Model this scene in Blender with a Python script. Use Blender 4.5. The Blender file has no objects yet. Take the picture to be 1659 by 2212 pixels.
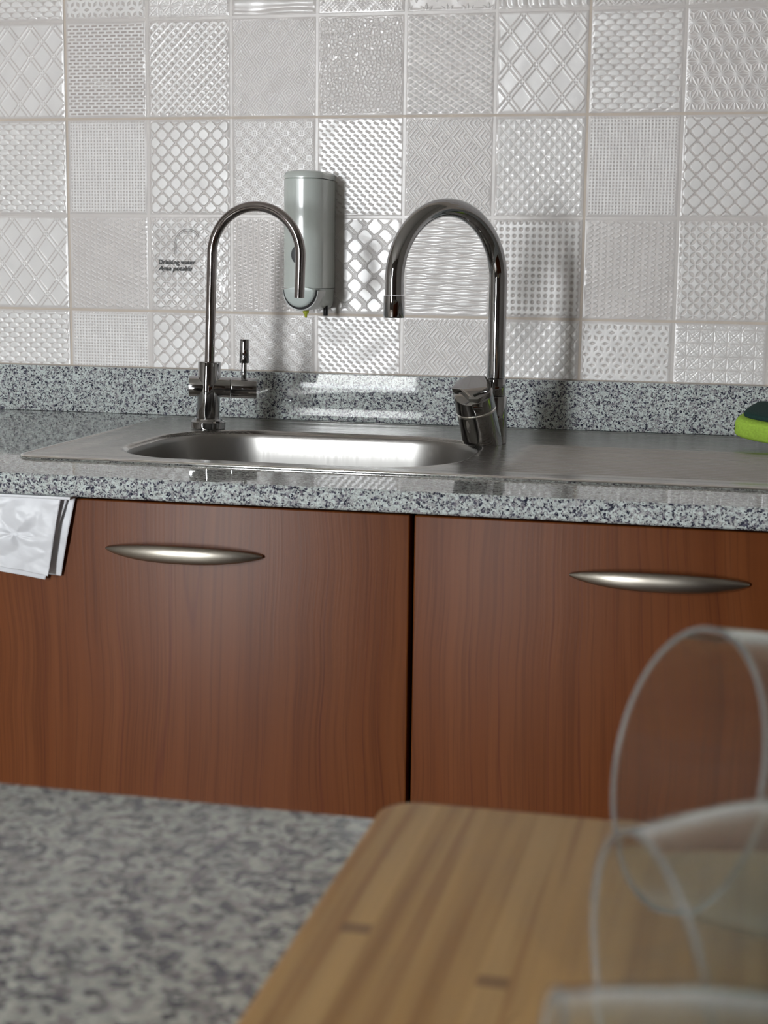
import bpy, bmesh, math, random
import numpy as np
from mathutils import Vector, Matrix
S = bpy.context.scene
COL = S.collection
PI = math.pi

# ------------------------------------------------------------------ camera, light, exposure
cam_d = bpy.data.cameras.new('camera')
cam = bpy.data.objects.new('camera', cam_d)
COL.objects.link(cam)
RT = Vector((0.973571, 0.228076, 0.011901))
UP = Vector((-0.048498, 0.155537, 0.986639))
FW = Vector((-0.223178, 0.96114, -0.162488))
m = Matrix((RT, UP, -FW)).transposed().to_4x4()
m.translation = Vector((0.88868, -1.93798, 1.10798))
cam.matrix_world = m
cam_d.sensor_fit = 'VERTICAL'
cam_d.sensor_height = 36.0
cam_d.sensor_width = 27.0
cam_d.lens = 3307.7 / 2212 * 36.0
cam_d.clip_start = 0.02
cam_d.dof.use_dof = True
cam_d.dof.focus_distance = 1.80
cam_d.dof.aperture_fstop = 17.0
S.camera = cam

w = bpy.data.worlds.new('world')
S.world = w
w.use_nodes = True
bg = w.node_tree.nodes['Background']
bg.inputs['Color'].default_value = (0.94, 0.975, 1.0, 1)
bg.inputs['Strength'].default_value = 10.0

S.view_settings.view_transform = 'Standard'
S.view_settings.look = 'None'
S.view_settings.gamma = 1.0
S.view_settings.use_curve_mapping = False
S.view_settings.exposure = 2.25

# window openings of the room (x0, x1, z0, z1) in the wall behind the camera
WIN = (-0.93, -0.38, 0.56, 2.15)
RX0, RX1, RY0, RY1, RZ = -1.9, 2.7, -4.2, 0.008, 2.65
pl = bpy.data.lights.new('window_portal', 'AREA')
pl.shape = 'RECTANGLE'
pl.size = WIN[1] - WIN[0]
pl.size_y = WIN[3] - WIN[2]
pl.cycles.is_portal = True
po = bpy.data.objects.new('window_portal', pl)
COL.objects.link(po)
po.location = ((WIN[0] + WIN[1]) / 2, RY0 - 0.02, (WIN[2] + WIN[3]) / 2)
po.rotation_euler = (PI / 2, 0, 0)

# ------------------------------------------------------------------ materials
def newmat(name):
    mt = bpy.data.materials.new(name)
    mt.use_nodes = True
    nt = mt.node_tree
    return mt, nt, nt.nodes['Principled BSDF']

def simple(name, col, rough=0.5, metal=0.0, **kw):
    mt, nt, p = newmat(name)
    p.inputs['Base Color'].default_value = (*col, 1)
    p.inputs['Roughness'].default_value = rough
    p.inputs['Metallic'].default_value = metal
    for k, v in kw.items():
        p.inputs[k.replace('_', ' ')].default_value = v
    return mt

def N(nt, typ, **inp):
    n = nt.nodes.new(typ)
    for k, v in inp.items():
        key = k.replace('_', ' ')
        if key in n.inputs:
            n.inputs[key].default_value = v
    return n

def coords(nt, scale=(1, 1, 1)):
    tc = nt.nodes.new('ShaderNodeTexCoord')
    mp = nt.nodes.new('ShaderNodeMapping')
    mp.inputs['Scale'].default_value = scale
    nt.links.new(tc.outputs['Object'], mp.inputs['Vector'])
    return mp.outputs['Vector']

def ramp(nt, stops, fac, interp='LINEAR'):
    r = nt.nodes.new('ShaderNodeValToRGB')
    r.color_ramp.interpolation = interp
    e = r.color_ramp.elements
    while len(e) < len(stops):
        e.new(0.5)
    for i, (pos, c) in enumerate(stops):
        e[i].position = pos
        e[i].color = (*c, 1)
    nt.links.new(fac, r.inputs['Fac'])
    return r.outputs['Color']

def mix(nt, a, b, fac, mode='MIX'):
    mx = nt.nodes.new('ShaderNodeMix')
    mx.data_type = 'RGBA'
    mx.blend_type = mode
    for v, i in ((fac, 0), (a, 6), (b, 7)):
        if isinstance(v, (int, float)):
            mx.inputs[i].default_value = v
        elif isinstance(v, tuple):
            mx.inputs[i].default_value = (*v, 1)
        else:
            nt.links.new(v, mx.inputs[i])
    return mx.outputs[2]

def mat_granite(name, rough=0.05, tint=(1, 1, 1), spec=0.27, sc=430.0):
    mt, nt, p = newmat(name)
    L = nt.links.new
    co = coords(nt)
    nz = N(nt, 'ShaderNodeTexNoise', Scale=330.0, Detail=2.0)
    L(co, nz.inputs['Vector'])
    vm = nt.nodes.new('ShaderNodeVectorMath'); vm.operation = 'MULTIPLY_ADD'
    L(nz.outputs['Color'], vm.inputs[0])
    vm.inputs[1].default_value = (0.0026,) * 3
    L(co, vm.inputs[2])
    v1 = N(nt, 'ShaderNodeTexVoronoi', Scale=sc); L(vm.outputs[0], v1.inputs['Vector'])
    s1 = nt.nodes.new('ShaderNodeSeparateColor'); L(v1.outputs['Color'], s1.inputs[0])
    c1 = ramp(nt, [(0.0, (0.03, 0.032, 0.052)), (0.09, (0.11, 0.11, 0.145)), (0.20, (0.24, 0.22, 0.25)),
                   (0.29, (0.40, 0.40, 0.41)), (0.45, (0.55, 0.60, 0.585)), (0.75, (0.68, 0.745, 0.72))], s1.outputs[0], 'CONSTANT')
    v2 = N(nt, 'ShaderNodeTexVoronoi', Scale=sc * 1.93); L(vm.outputs[0], v2.inputs['Vector'])
    s2 = nt.nodes.new('ShaderNodeSeparateColor'); L(v2.outputs['Color'], s2.inputs[0])
    k2 = ramp(nt, [(0.0, (1, 1, 1)), (0.13, (0, 0, 0))], s2.outputs[1], 'CONSTANT')
    c2 = mix(nt, c1, (0.06, 0.06, 0.085), k2)
    k3 = ramp(nt, [(0.0, (0, 0, 0)), (0.68, (0.55, 0.55, 0.55))], s2.outputs[2], 'CONSTANT')
    c3 = mix(nt, c2, (0.62, 0.64, 0.60), k3)
    n3 = N(nt, 'ShaderNodeTexNoise', Scale=sc * 2.2, Detail=2.0); L(co, n3.inputs['Vector'])
    c3 = mix(nt, c3, ramp(nt, [(0.35, (0.70, 0.70, 0.71)), (0.6, (1.04, 1.04, 1.04))], n3.outputs['Fac']), 1.0, 'MULTIPLY')
    c4 = mix(nt, c3, tint, 1.0, 'MULTIPLY')
    L(c4, p.inputs['Base Color'])
    p.inputs['Roughness'].default_value = rough
    p.inputs['Specular IOR Level'].default_value = spec
    return mt

def mat_cherry(name, seed, spec=0.20):
    mt, nt, p = newmat(name)
    L = nt.links.new
    tc = nt.nodes.new('ShaderNodeTexCoord')
    mp = nt.nodes.new('ShaderNodeMapping'); mp.inputs['Location'].default_value = (seed, 0, seed * 0.37)
    L(tc.outputs['Object'], mp.inputs['Vector'])
    big = N(nt, 'ShaderNodeTexNoise', Scale=3.2, Detail=2.0); L(mp.outputs[0], big.inputs['Vector'])
    sub = nt.nodes.new('ShaderNodeVectorMath'); sub.operation = 'MULTIPLY_ADD'
    L(big.outputs['Color'], sub.inputs[0]); sub.inputs[1].default_value = (0.045, 0, 0); L(mp.outputs[0], sub.inputs[2])
    def strn(sx, sz, det):
        mm = nt.nodes.new('ShaderNodeMapping'); mm.inputs['Scale'].default_value = (sx, 4, sz)
        L(sub.outputs[0], mm.inputs['Vector'])
        n = N(nt, 'ShaderNodeTexNoise', Scale=1.0, Detail=det); L(mm.outputs[0], n.inputs['Vector'])
        return n.outputs['Fac']
    tone = ramp(nt, [(0.30, (0.128, 0.035, 0.0082)), (0.52, (0.148, 0.043, 0.0108)), (0.72, (0.168, 0.052, 0.0146))], strn(42, 1.6, 3.0))
    lines = ramp(nt, [(0.485, (0, 0, 0)), (0.497, (0.60, 0.60, 0.60)), (0.509, (0, 0, 0))], strn(30, 0.9, 0.6))
    c = mix(nt, tone, (0.105, 0.024, 0.009), lines)
    fine = ramp(nt, [(0.36, (0.84, 0.82, 0.80)), (0.50, (1, 1, 1)), (0.7, (1.05, 1.04, 1.03))], strn(300, 5.0, 2.0))
    c = mix(nt, c, fine, 1.0, 'MULTIPLY')
    L(c, p.inputs['Base Color'])
    p.inputs['Roughness'].default_value = 0.36
    p.inputs['Specular IOR Level'].default_value = spec
    b = N(nt, 'ShaderNodeBump', Strength=0.06, Distance=0.001)
    L(strn(420, 6.0, 2.0), b.inputs['Height']); L(b.outputs[0], p.inputs['Normal'])
    return mt

def mat_bamboo():
    mt, nt, p = newmat('bamboo')
    L = nt.links.new
    tc = nt.nodes.new('ShaderNodeTexCoord')
    sep = nt.nodes.new('ShaderNodeSeparateXYZ'); L(tc.outputs['Object'], sep.inputs[0])
    def math_(op, a, b=None):
        n = nt.nodes.new('ShaderNodeMath'); n.operation = op
        for i, v in enumerate((a, b)):
            if v is None: continue
            if isinstance(v, (int, float)): n.inputs[i].default_value = v
            else: L(v, n.inputs[i])
        return n.outputs[0]
    wob = N(nt, 'ShaderNodeTexNoise', Scale=6.0, Detail=1.0); L(tc.outputs['Object'], wob.inputs['Vector'])
    sx = math_('ADD', math_('MULTIPLY', sep.outputs[0], 118.0), math_('MULTIPLY', wob.outputs['Fac'], 0.5))
    st = math_('FLOOR', sx)
    wn = nt.nodes.new('ShaderNodeTexWhiteNoise'); wn.noise_dimensions = '1D'; L(st, wn.inputs['W'])
    c = ramp(nt, [(0.0, (0.47, 0.265, 0.085)), (0.4, (0.52, 0.305, 0.105)), (0.7, (0.55, 0.33, 0.12)), (1.0, (0.59, 0.37, 0.145))], wn.outputs['Value'])
    # streaks along the grain
    cb = nt.nodes.new('ShaderNodeCombineXYZ')
    L(math_('MULTIPLY', sep.outputs[0], 210.0), cb.inputs[0]); L(math_('MULTIPLY', sep.outputs[1], 5.0), cb.inputs[1]); L(math_('MULTIPLY', sep.outputs[2], 30.0), cb.inputs[2])
    n2 = N(nt, 'ShaderNodeTexNoise', Scale=1.0, Detail=3.0); L(cb.outputs[0], n2.inputs['Vector'])
    c = mix(nt, c, ramp(nt, [(0.33, (0.76, 0.66, 0.55)), (0.5, (1, 1, 1)), (0.7, (1.1, 1.1, 1.08))], n2.outputs['Fac']), 1.0, 'MULTIPLY')
    # growth nodes: short dark bars across single strips
    cb2 = nt.nodes.new('ShaderNodeCombineXYZ')
    L(math_('MULTIPLY', st, 3.7), cb2.inputs[0])
    fy = math_('MULTIPLY', sep.outputs[1], 7.0)
    fr = math_('FRACT', math_('ADD', fy, math_('MULTIPLY', wn.outputs['Value'], 7.3)))
    bar = math_('LESS_THAN', fr, 0.045)
    keep = math_('GREATER_THAN', wn.outputs['Value'], 0.72)
    k = math_('MULTIPLY', math_('MULTIPLY', bar, keep), 0.65)
    c = mix(nt, c, (0.16, 0.065, 0.02), k)
    L(c, p.inputs['Base Color'])
    p.inputs['Roughness'].default_value = 0.5
    return mt

def mat_steel(name, col=(0.39, 0.37, 0.345), rough=0.25, streak=(6, 900, 900), strength=0.05):
    mt, nt, p = newmat(name)
    L = nt.links.new
    p.inputs['Base Color'].default_value = (*col, 1)
    p.inputs['Metallic'].default_value = 1.0
    n = N(nt, 'ShaderNodeTexNoise', Scale=1.0, Detail=3.0); L(coords(nt, streak), n.inputs['Vector'])
    r = nt.nodes.new('ShaderNodeMapRange')
    r.inputs['To Min'].default_value = rough - 0.06; r.inputs['To Max'].default_value = rough + 0.08
    L(n.outputs['Fac'], r.inputs['Value']); L(r.outputs[0], p.inputs['Roughness'])
    b = N(nt, 'ShaderNodeBump', Strength=strength, Distance=0.0006)
    L(n.outputs['Fac'], b.inputs['Height']); L(b.outputs[0], p.inputs['Normal'])
    return mt

def mat_tile():
    mt, nt, p = newmat('glazed_relief_tile')
    L = nt.links.new
    at = nt.nodes.new('ShaderNodeAttribute'); at.attribute_name = 'relief'
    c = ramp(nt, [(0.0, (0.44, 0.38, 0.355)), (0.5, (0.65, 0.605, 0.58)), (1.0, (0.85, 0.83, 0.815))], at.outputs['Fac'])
    L(c, p.inputs['Base Color'])
    p.inputs['Roughness'].default_value = 0.30
    p.inputs['Specular IOR Level'].default_value = 0.55
    p.inputs['Coat Weight'].default_value = 0.25
    p.inputs['Coat Roughness'].default_value = 0.12
    return mt

M_TILE = mat_tile()
M_TILEB = simple('tile_body', (0.66, 0.62, 0.59), 0.3)
M_GROUT = simple('beige_grout', (0.66, 0.58, 0.50), 0.85)
M_GRAN = mat_granite('polished_granite', 0.035)
M_GRANI = mat_granite('island_granite', 0.22, (0.92, 0.875, 0.81), 0.3, 225.0)
M_CH1 = mat_cherry('cherry_veneer_a', 0.0)
M_CH2 = mat_cherry('cherry_veneer_b', 3.3, 0.11)
M_DARK = simple('dark_recess', (0.02, 0.012, 0.01), 0.8)
M_BAMBOO = mat_bamboo()
M_STEEL = mat_steel('brushed_sink_steel')
M_BASIN = mat_steel('satin_basin_steel', (0.36, 0.35, 0.335), 0.34, (300, 300, 30), 0.008)
M_RIM = mat_steel('bright_rim_steel', (0.85, 0.84, 0.82), 0.10, (6, 900, 900), 0.01)
M_CHROME = simple('chrome', (0.43, 0.43, 0.435), 0.045, 1.0)
M_NICKEL = simple('brushed_nickel_tube', (0.36, 0.33, 0.325), 0.10, 1.0)
M_HANDLE = simple('satin_nickel_handle', (0.42, 0.385, 0.33), 0.36, 1.0)
M_BLACK = simple('black_plastic', (0.012, 0.012, 0.013), 0.35)
M_SOAP = simple('grey_green_plastic', (0.58, 0.625, 0.59), 0.22, Coat_Weight=0.3)
M_SOAPB = simple('grey_green_button_plastic', (0.56, 0.62, 0.595), 0.3)
M_WHITEP = simple('white_plastic_trim', (0.72, 0.74, 0.73), 0.3)
M_SOAPY = simple('yellow_soap_drop', (0.55, 0.60, 0.06), 0.15)
M_BAG = simple('white_bag_plastic', (0.72, 0.73, 0.76), 0.38, Transmission_Weight=0.0, Subsurface_Weight=0.0)
M_PAINT = simple('wall_paint', (0.36, 0.34, 0.31), 0.8)
M_PAINTD = simple('dark_feature_paint', (0.16, 0.14, 0.125), 0.7)
M_CEIL = simple('ceiling_paint', (0.66, 0.65, 0.63), 0.85)
M_FLOOR = simple('floor_stone', (0.30, 0.26, 0.22), 0.4)
M_FRAME = simple('white_window_frame', (0.75, 0.76, 0.77), 0.35)
M_GROUND = simple('outdoor_concrete', (0.55, 0.54, 0.52), 0.9)
M_INK = simple('black_ink', (0.012, 0.014, 0.014), 0.5)

def mat_sponge(name, col, sc, st):
    mt, nt, p = newmat(name)
    n = N(nt, 'ShaderNodeTexNoise', Scale=sc, Detail=4.0)
    nt.links.new(coords(nt), n.inputs['Vector'])
    c = mix(nt, tuple(v * 0.62 for v in col), tuple(min(1, v * 1.25) for v in col), n.outputs['Fac'])
    nt.links.new(c, p.inputs['Base Color'])
    p.inputs['Roughness'].default_value = 0.9
    b = N(nt, 'ShaderNodeBump', Strength=st, Distance=0.001)
    nt.links.new(n.outputs['Fac'], b.inputs['Height']); nt.links.new(b.outputs[0], p.inputs['Normal'])
    return mt
M_SPONGE = mat_sponge('lime_sponge_foam', (0.40, 0.62, 0.07), 420.0, 0.6)
M_SCOUR = mat_sponge('dark_green_scourer', (0.012, 0.045, 0.038), 700.0, 0.8)

def mat_glass(name, rough=0.0, col=(0.97, 0.985, 0.975)):
    mt = bpy.data.materials.new(name); mt.use_nodes = True
    nt = mt.node_tree; nt.nodes.clear()
    o = nt.nodes.new('ShaderNodeOutputMaterial'); g = nt.nodes.new('ShaderNodeBsdfGlass')
    g.inputs['Color'].default_value = (*col, 1); g.inputs['Roughness'].default_value = rough; g.inputs['IOR'].default_value = 1.5
    nt.links.new(g.outputs[0], o.inputs[0])
    return mt
M_GLASS = mat_glass('clear_glass')
def paint_haze(mt, k):
    """mix whitish diffuse into the glass to paint haze and bright rims"""
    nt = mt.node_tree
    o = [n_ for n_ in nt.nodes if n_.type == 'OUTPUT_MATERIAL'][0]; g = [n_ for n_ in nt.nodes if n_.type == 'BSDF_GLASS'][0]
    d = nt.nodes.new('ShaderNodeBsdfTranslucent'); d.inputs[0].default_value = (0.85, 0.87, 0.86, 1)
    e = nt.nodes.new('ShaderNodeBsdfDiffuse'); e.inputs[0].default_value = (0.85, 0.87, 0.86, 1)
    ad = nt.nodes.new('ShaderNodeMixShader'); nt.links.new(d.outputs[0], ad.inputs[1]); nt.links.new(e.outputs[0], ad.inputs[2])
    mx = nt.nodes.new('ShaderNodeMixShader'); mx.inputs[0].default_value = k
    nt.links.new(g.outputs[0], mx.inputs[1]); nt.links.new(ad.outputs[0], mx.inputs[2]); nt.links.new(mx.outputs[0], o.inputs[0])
paint_haze(M_GLASS, 0.03)  # light haze inside the glass, put into its colour
M_GRIM = mat_glass('painted_bright_glass_rim')
paint_haze(M_GRIM, 0.26)  # stronger white mix paints the bright light along the rims

def mat_film():
    mt = bpy.data.materials.new('clear_sticker_film'); mt.use_nodes = True
    nt = mt.node_tree; nt.nodes.clear()
    o = nt.nodes.new('ShaderNodeOutputMaterial')
    t = nt.nodes.new('ShaderNodeBsdfTransparent'); t.inputs[0].default_value = (1, 1, 1, 1)
    g = nt.nodes.new('ShaderNodeBsdfGlossy'); g.inputs['Roughness'].default_value = 0.12
    f = nt.nodes.new('ShaderNodeValue'); f.outputs[0].default_value = 0.035
    n = N(nt, 'ShaderNodeTexNoise', Scale=90.0, Detail=2.0); nt.links.new(coords(nt), n.inputs['Vector'])
    b = N(nt, 'ShaderNodeBump', Strength=0.3, Distance=0.002); nt.links.new(n.outputs['Fac'], b.inputs['Height'])
    nt.links.new(b.outputs[0], g.inputs['Normal'])
    mx = nt.nodes.new('ShaderNodeMixShader')
    nt.links.new(f.outputs[0], mx.inputs[0]); nt.links.new(t.outputs[0], mx.inputs[1]); nt.links.new(g.outputs[0], mx.inputs[2])
    nt.links.new(mx.outputs[0], o.inputs[0])
    return mt
M_FILM = mat_film()

# ------------------------------------------------------------------ helpers
def link(name, me, mat, parent=None, loc=(0, 0, 0), smooth=False):
    if mat is not None and not me.materials:
        me.materials.append(mat)
    if smooth:
        me.polygons.foreach_set('use_smooth', [True] * len(me.polygons))
    o = bpy.data.objects.new(name, me)
    COL.objects.link(o)
    o.location = loc
    if parent is not None:
        o.parent = parent
    return o

def from_bm(name, bm, mat, parent=None, loc=(0, 0, 0), smooth=False, angle=None):
    bmesh.ops.recalc_face_normals(bm, faces=bm.faces[:])
    me = bpy.data.meshes.new(name)
    bm.to_mesh(me); bm.free()
    if angle is not None:
        me.polygons.foreach_set('use_smooth', [True] * len(me.polygons))
        try:
            me.set_sharp_from_angle(angle=math.radians(angle))
        except Exception:
            pass
    return link(name, me, mat, parent, loc, smooth)

def thing(name, label, cat, loc=(0, 0, 0), group=None):
    o = bpy.data.objects.new(name, None)
    o.empty_display_size = 0.02
    COL.objects.link(o)
    o.location = loc
    o['label'] = label; o['category'] = cat
    if group: o['group'] = group
    return o

def box(bm, x0, x1, y0, y1, z0, z1, bev=0.0, seg=2):
    r = bmesh.ops.create_cube(bm, size=1.0)
    vs = r['verts']
    for v in vs:
        v.co = Vector(((x0 + x1) / 2 + v.co.x * (x1 - x0), (y0 + y1) / 2 + v.co.y * (y1 - y0), (z0 + z1) / 2 + v.co.z * (z1 - z0)))
    if bev > 0:
        es = set()
        for v in vs: es.update(v.link_edges)
        bmesh.ops.bevel(bm, geom=list(es), offset=bev, segments=seg, affect='EDGES', profile=0.5)

def boxo(name, mat, parent, x0, x1, y0, y1, z0, z1, bev=0.0, seg=2, loc=(0, 0, 0)):
    bm = bmesh.new()
    box(bm, x0 - loc[0], x1 - loc[0], y0 - loc[1], y1 - loc[1], z0 - loc[2], z1 - loc[2], bev, seg)
    return from_bm(name, bm, mat, parent, (0, 0, 0) if parent is not None else loc, angle=35 if bev else None)

def lathe(bm, prof, c, axis=(0, 0, 1), seg=48, cap0=True, cap1=True):
    """prof: list of (s, r) along axis from c"""
    a = Vector(axis).normalized()
    u = a.orthogonal().normalized(); v = a.cross(u)
    rings = []
    for s, r in prof:
        rings.append([bm.verts.new(Vector(c) + a * s + (u * math.cos(t) + v * math.sin(t)) * r) for t in [2 * PI * k / seg for k in range(seg)]])
    for A, B in zip(rings, rings[1:]):
        for k in range(seg):
            bm.faces.new((A[k], A[(k + 1) % seg], B[(k + 1) % seg], B[k]))
    if cap0: bm.faces.new(rings[0][::-1])
    if cap1: bm.faces.new(rings[-1])
    return rings

def cyl(bm, p0, p1, r, seg=40, bev=0.0006):
    p0, p1 = Vector(p0), Vector(p1)
    L = (p1 - p0).length
    prof = [(0, r - bev), (bev * 0.3, r - bev * 0.3), (bev, r), (L - bev, r), (L - bev * 0.3, r - bev * 0.3), (L, r - bev)]
    lathe(bm, prof, p0, p1 - p0, seg)

def tube(bm, pts, rads, seg=32, cap=True):
    pts = [Vector(p) for p in pts]
    if not hasattr(rads, '__len__'): rads = [rads] * len(pts)
    t0 = (pts[1] - pts[0]).normalized()
    u = t0.orthogonal().normalized()
    rings = []
    for i, p in enumerate(pts):
        t = (pts[min(i + 1, len(pts) - 1)] - pts[max(i - 1, 0)]).normalized()
        u = (u - t * u.dot(t)).normalized(); v = t.cross(u)
        rings.append([bm.verts.new(p + (u * math.cos(2 * PI * k / seg) + v * math.sin(2 * PI * k / seg)) * rads[i]) for k in range(seg)])
    for A, B in zip(rings, rings[1:]):
        for k in range(seg):
            bm.faces.new((A[k], A[(k + 1) % seg], B[(k + 1) % seg], B[k]))
    if cap:
        bm.faces.new(rings[0][::-1]); bm.faces.new(rings[-1])
    return rings

def grid_mesh(name, P, attr=None):
    """P: (ny, nx, 3) array -> mesh"""
    ny, nx = P.shape[:2]
    me = bpy.data.meshes.new(name)
    me.vertices.add(nx * ny)
    me.vertices.foreach_set('co', P.reshape(-1).astype(np.float32))
    i = (np.arange(ny - 1)[:, None] * nx + np.arange(nx - 1)[None]).reshape(-1)
    f = np.stack([i, i + 1, i + 1 + nx, i + nx], 1).reshape(-1).astype(np.int32)
    nf = len(i)
    me.loops.add(nf * 4)
    me.loops.foreach_set('vertex_index', f)
    me.polygons.add(nf)
    me.polygons.foreach_set('loop_start', np.arange(nf, dtype=np.int32) * 4)
    me.polygons.foreach_set('loop_total', np.full(nf, 4, dtype=np.int32))
    me.update(calc_edges=True)
    me.polygons.foreach_set('use_smooth', np.ones(nf, dtype=bool))
    if attr is not None:
        a = me.attributes.new('relief', 'FLOAT', 'POINT')
        a.data.foreach_set('value', attr.reshape(-1).astype(np.float32))
    me.validate()
    return me

# ------------------------------------------------------------------ room shell
def struct(name, mat, boxes):
    bm = bmesh.new()
    for b in boxes: box(bm, *b)
    o = from_bm(name, bm, mat)
    o['kind'] = 'structure'
    return o
T = 0.12
struct('floor', M_FLOOR, [(RX0 - T, RX1 + T, RY0 - T, RY1 + T, -0.1, 0)])
struct('ceiling', M_CEIL, [(RX0 - T, RX1 + T, RY0 - T, RY1 + T, RZ, RZ + 0.1)])
struct('wall_left', M_PAINT, [(RX0 - T, RX0, RY0, RY1, 0, RZ)])
struct('wall_right', M_PAINT, [(RX1, RX1 + T, RY0, RY1, 0, RZ)])
struct('wall_front', M_PAINTD, [(RX0, WIN[0], RY0 - T, RY0, 0, RZ), (WIN[1], RX1, RY0 - T, RY0, 0, RZ),
                               (WIN[0], WIN[1], RY0 - T, RY0, 0, WIN[2]), (WIN[0], WIN[1], RY0 - T, RY0, WIN[3], RZ)])
struct('ground', M_GROUND, [(-12, 12, -16, RY0 - T - 0.01, -0.4, -0.2)])
win = bpy.data.objects.new('window_1', None); COL.objects.link(win)
win.location = ((WIN[0] + WIN[1]) / 2, RY0 - T / 2, WIN[2]); win['kind'] = 'structure'
def wpart(name, mat, *b):
    bm = bmesh.new(); box(bm, b[0] - win.location.x, b[1] - win.location.x, b[2] - win.location.y, b[3] - win.location.y, b[4] - win.location.z, b[5] - win.location.z, 0.003)
    return from_bm(name, bm, mat, win)
ya, yb = RY0 - T * 0.75, RY0 - T * 0.35
wpart('frame_stile', M_FRAME, WIN[0], WIN[0] + 0.03, ya, yb, WIN[2], WIN[3])
wpart('frame_stile', M_FRAME, WIN[1] - 0.03, WIN[1], ya, yb, WIN[2], WIN[3])
wpart('frame_rail', M_FRAME, WIN[0] + 0.03, WIN[1] - 0.03, ya, yb, WIN[2], WIN[2] + 0.03)
wpart('frame_rail', M_FRAME, WIN[0] + 0.03, WIN[1] - 0.03, ya, yb, WIN[3] - 0.03, WIN[3])
wpart('frame_rail', M_FRAME, WIN[0] + 0.03, WIN[1] - 0.03, ya, yb, WIN[2] + 0.20, WIN[2] + 0.225)

# ------------------------------------------------------------------ relief wall tiles
PW, PH = 114.8, 125.0           # one relief square in mm
TZ = 1.0369                     # joint between the two lower tile courses
def fr(x): return x - np.floor(x)
def tri(x): return np.abs(fr(x) - 0.5) * 2            # 1 at integers, 0 at halves
def gz(d, w): return np.exp(-(d / w) ** 2)
def sm(x, a, b):
    t = np.clip((x - a) / (b - a), 0, 1); return t * t * (3 - 2 * t)
def hexseg(x, y, P, mode):
    """distance helpers on a triangular lattice of pitch P"""
    h = P * math.sqrt(3) / 2
    best = np.full(x.shape, 1e9); bx = np.zeros_like(x); by = np.zeros_like(x)
    j0 = np.round(y / h)
    for dj in (-1, 0, 1):
        j = j0 + dj; off = 0.5 * np.mod(j, 2)
        i = np.round(x / P - off)
        for di in (-1, 0, 1):
            cx = (i + di + off) * P; cy = j * h
            d = np.hypot(x - cx, y - cy); k = d < best
            best = np.where(k, d, best); bx = np.where(k, cx, bx); by = np.where(k, cy, by)
    dx, dy = x - bx, y - by
    return best, np.arctan2(dy, dx), dx, dy
def f_lattice(x, y):
    a, b = x / 33.0 + y / 40.0, x / 33.0 - y / 40.0
    r = 0
    for p, q in ((a, b), (b, a)):
        for o in (-0.1, 0.1):
            d = np.abs(fr(p + o + 0.5) - 0.5) * 25
            cut = sm(tri(q), 0.74, 0.82)
            r = np.maximum(r, gz(d, 0.75) * (1 - 0.75 * cut * (1 - sm(tri(q), 0.88, 0.95))))
    return 0.35 + 0.65 * r, 0.95 - 0.55 * r
def f_dash(x, y):
    row = np.floor(y / 4.3); v = fr(y / 4.3)
    u = fr(x / 10.4 + 0.5 * np.mod(row, 2))
    d = sm(0.5 - np.abs(u - 0.5), 0.10, 0.18) * sm(0.5 - np.abs(v - 0.5), 0.18, 0.34)
    return 1 - d, 1 - 0.85 * d
def f_plus(x, y):
    P = 11.5
    a, b = (fr(x / P + 0.5) - 0.5) * P, (fr(y / P + 0.5) - 0.5) * P
    a2, b2 = (fr(x / P) - 0.5) * P, (fr(y / P) - 0.5) * P
    def pl(a, b): return np.maximum(sm(2.9 - np.abs(a), 0, .6) * sm(1.1 - np.abs(b), 0, .6), sm(2.9 - np.abs(b), 0, .6) * sm(1.1 - np.abs(a), 0, .6))
    d = np.maximum(pl(a, b), pl(a2, b2))
    bar = gz((fr((x - y) / P + 0.5) - 0.5) * P * 0.7 - 0, 1.3)
    bar = gz((fr((x - y) / P) - 0.5) * P * 0.7, 1.3)
    return 0.5 - 0.45 * d + 0.5 * bar, 0.9 - 0.7 * d
def f_spiral(x, y):
    A, B = 26.0, 30.0
    row = np.round(y / (B / 2)); u = x / A - 0.5 * np.mod(row, 2)
    dx = (u - np.round(u)) * A; dy = y - row * B / 2
    d = np.abs(dx) / (A / 2) + np.abs(dy) / (B / 2)
    th = np.arctan2(dy, dx) / (2 * PI)
    s = 0.5 + 0.5 * np.cos(2 * PI * (d * 3.4 + th * np.where(np.mod(row, 2) > 0, 1, -1)))
    return s, 0.45 + 0.55 * s
def cells(x, y, n, seed, jit=1.0):
    rng = np.random.default_rng(seed)
    g = n
    gx, gy = np.meshgrid(np.arange(-1, g + 1), np.arange(-1, g + 1))
    px = (gx + 0.5 + (rng.random(gx.shape) - .5) * jit) * PW / g; py = (gy + 0.5 + (rng.random(gx.shape) - .5) * jit) * PH / g
    cx = np.clip((x / PW * g).astype(int), 0, g - 1) + 1; cy = np.clip((y / PH * g).astype(int), 0, g - 1) + 1
    d1 = np.full(x.shape, 1e9); d2 = d1.copy(); dx1 = np.zeros_like(x); dy1 = np.zeros_like(x); idn = np.zeros_like(x)
    rv = rng.random(gx.shape)
    for a in (-1, 0, 1):
        for b in (-1, 0, 1):
            qx, qy = px[cy + a, cx + b], py[cy + a, cx + b]
            d = np.hypot(x - qx, y - qy); k = d < d1
            d2 = np.where(k, d1, np.minimum(d2, d)); dx1 = np.where(k, x - qx, dx1); dy1 = np.where(k, y - qy, dy1); idn = np.where(k, rv[cy + a, cx + b], idn)
            d1 = np.where(k, d, d1)
    return d1, d2, dx1, dy1, idn
def f_pebble(x, y):
    d1, d2, dx, dy, idn = cells(x, y, 25, 4)
    s = sm(d2 - d1, 0.2, 1.6) * (0.65 + 0.08 * (dx * np.cos(idn * 6.28) + dy * np.sin(idn * 6.28)))
    return np.clip(s, 0, 1), 0.5 + 0.5 * np.clip(s, 0, 1)
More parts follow.
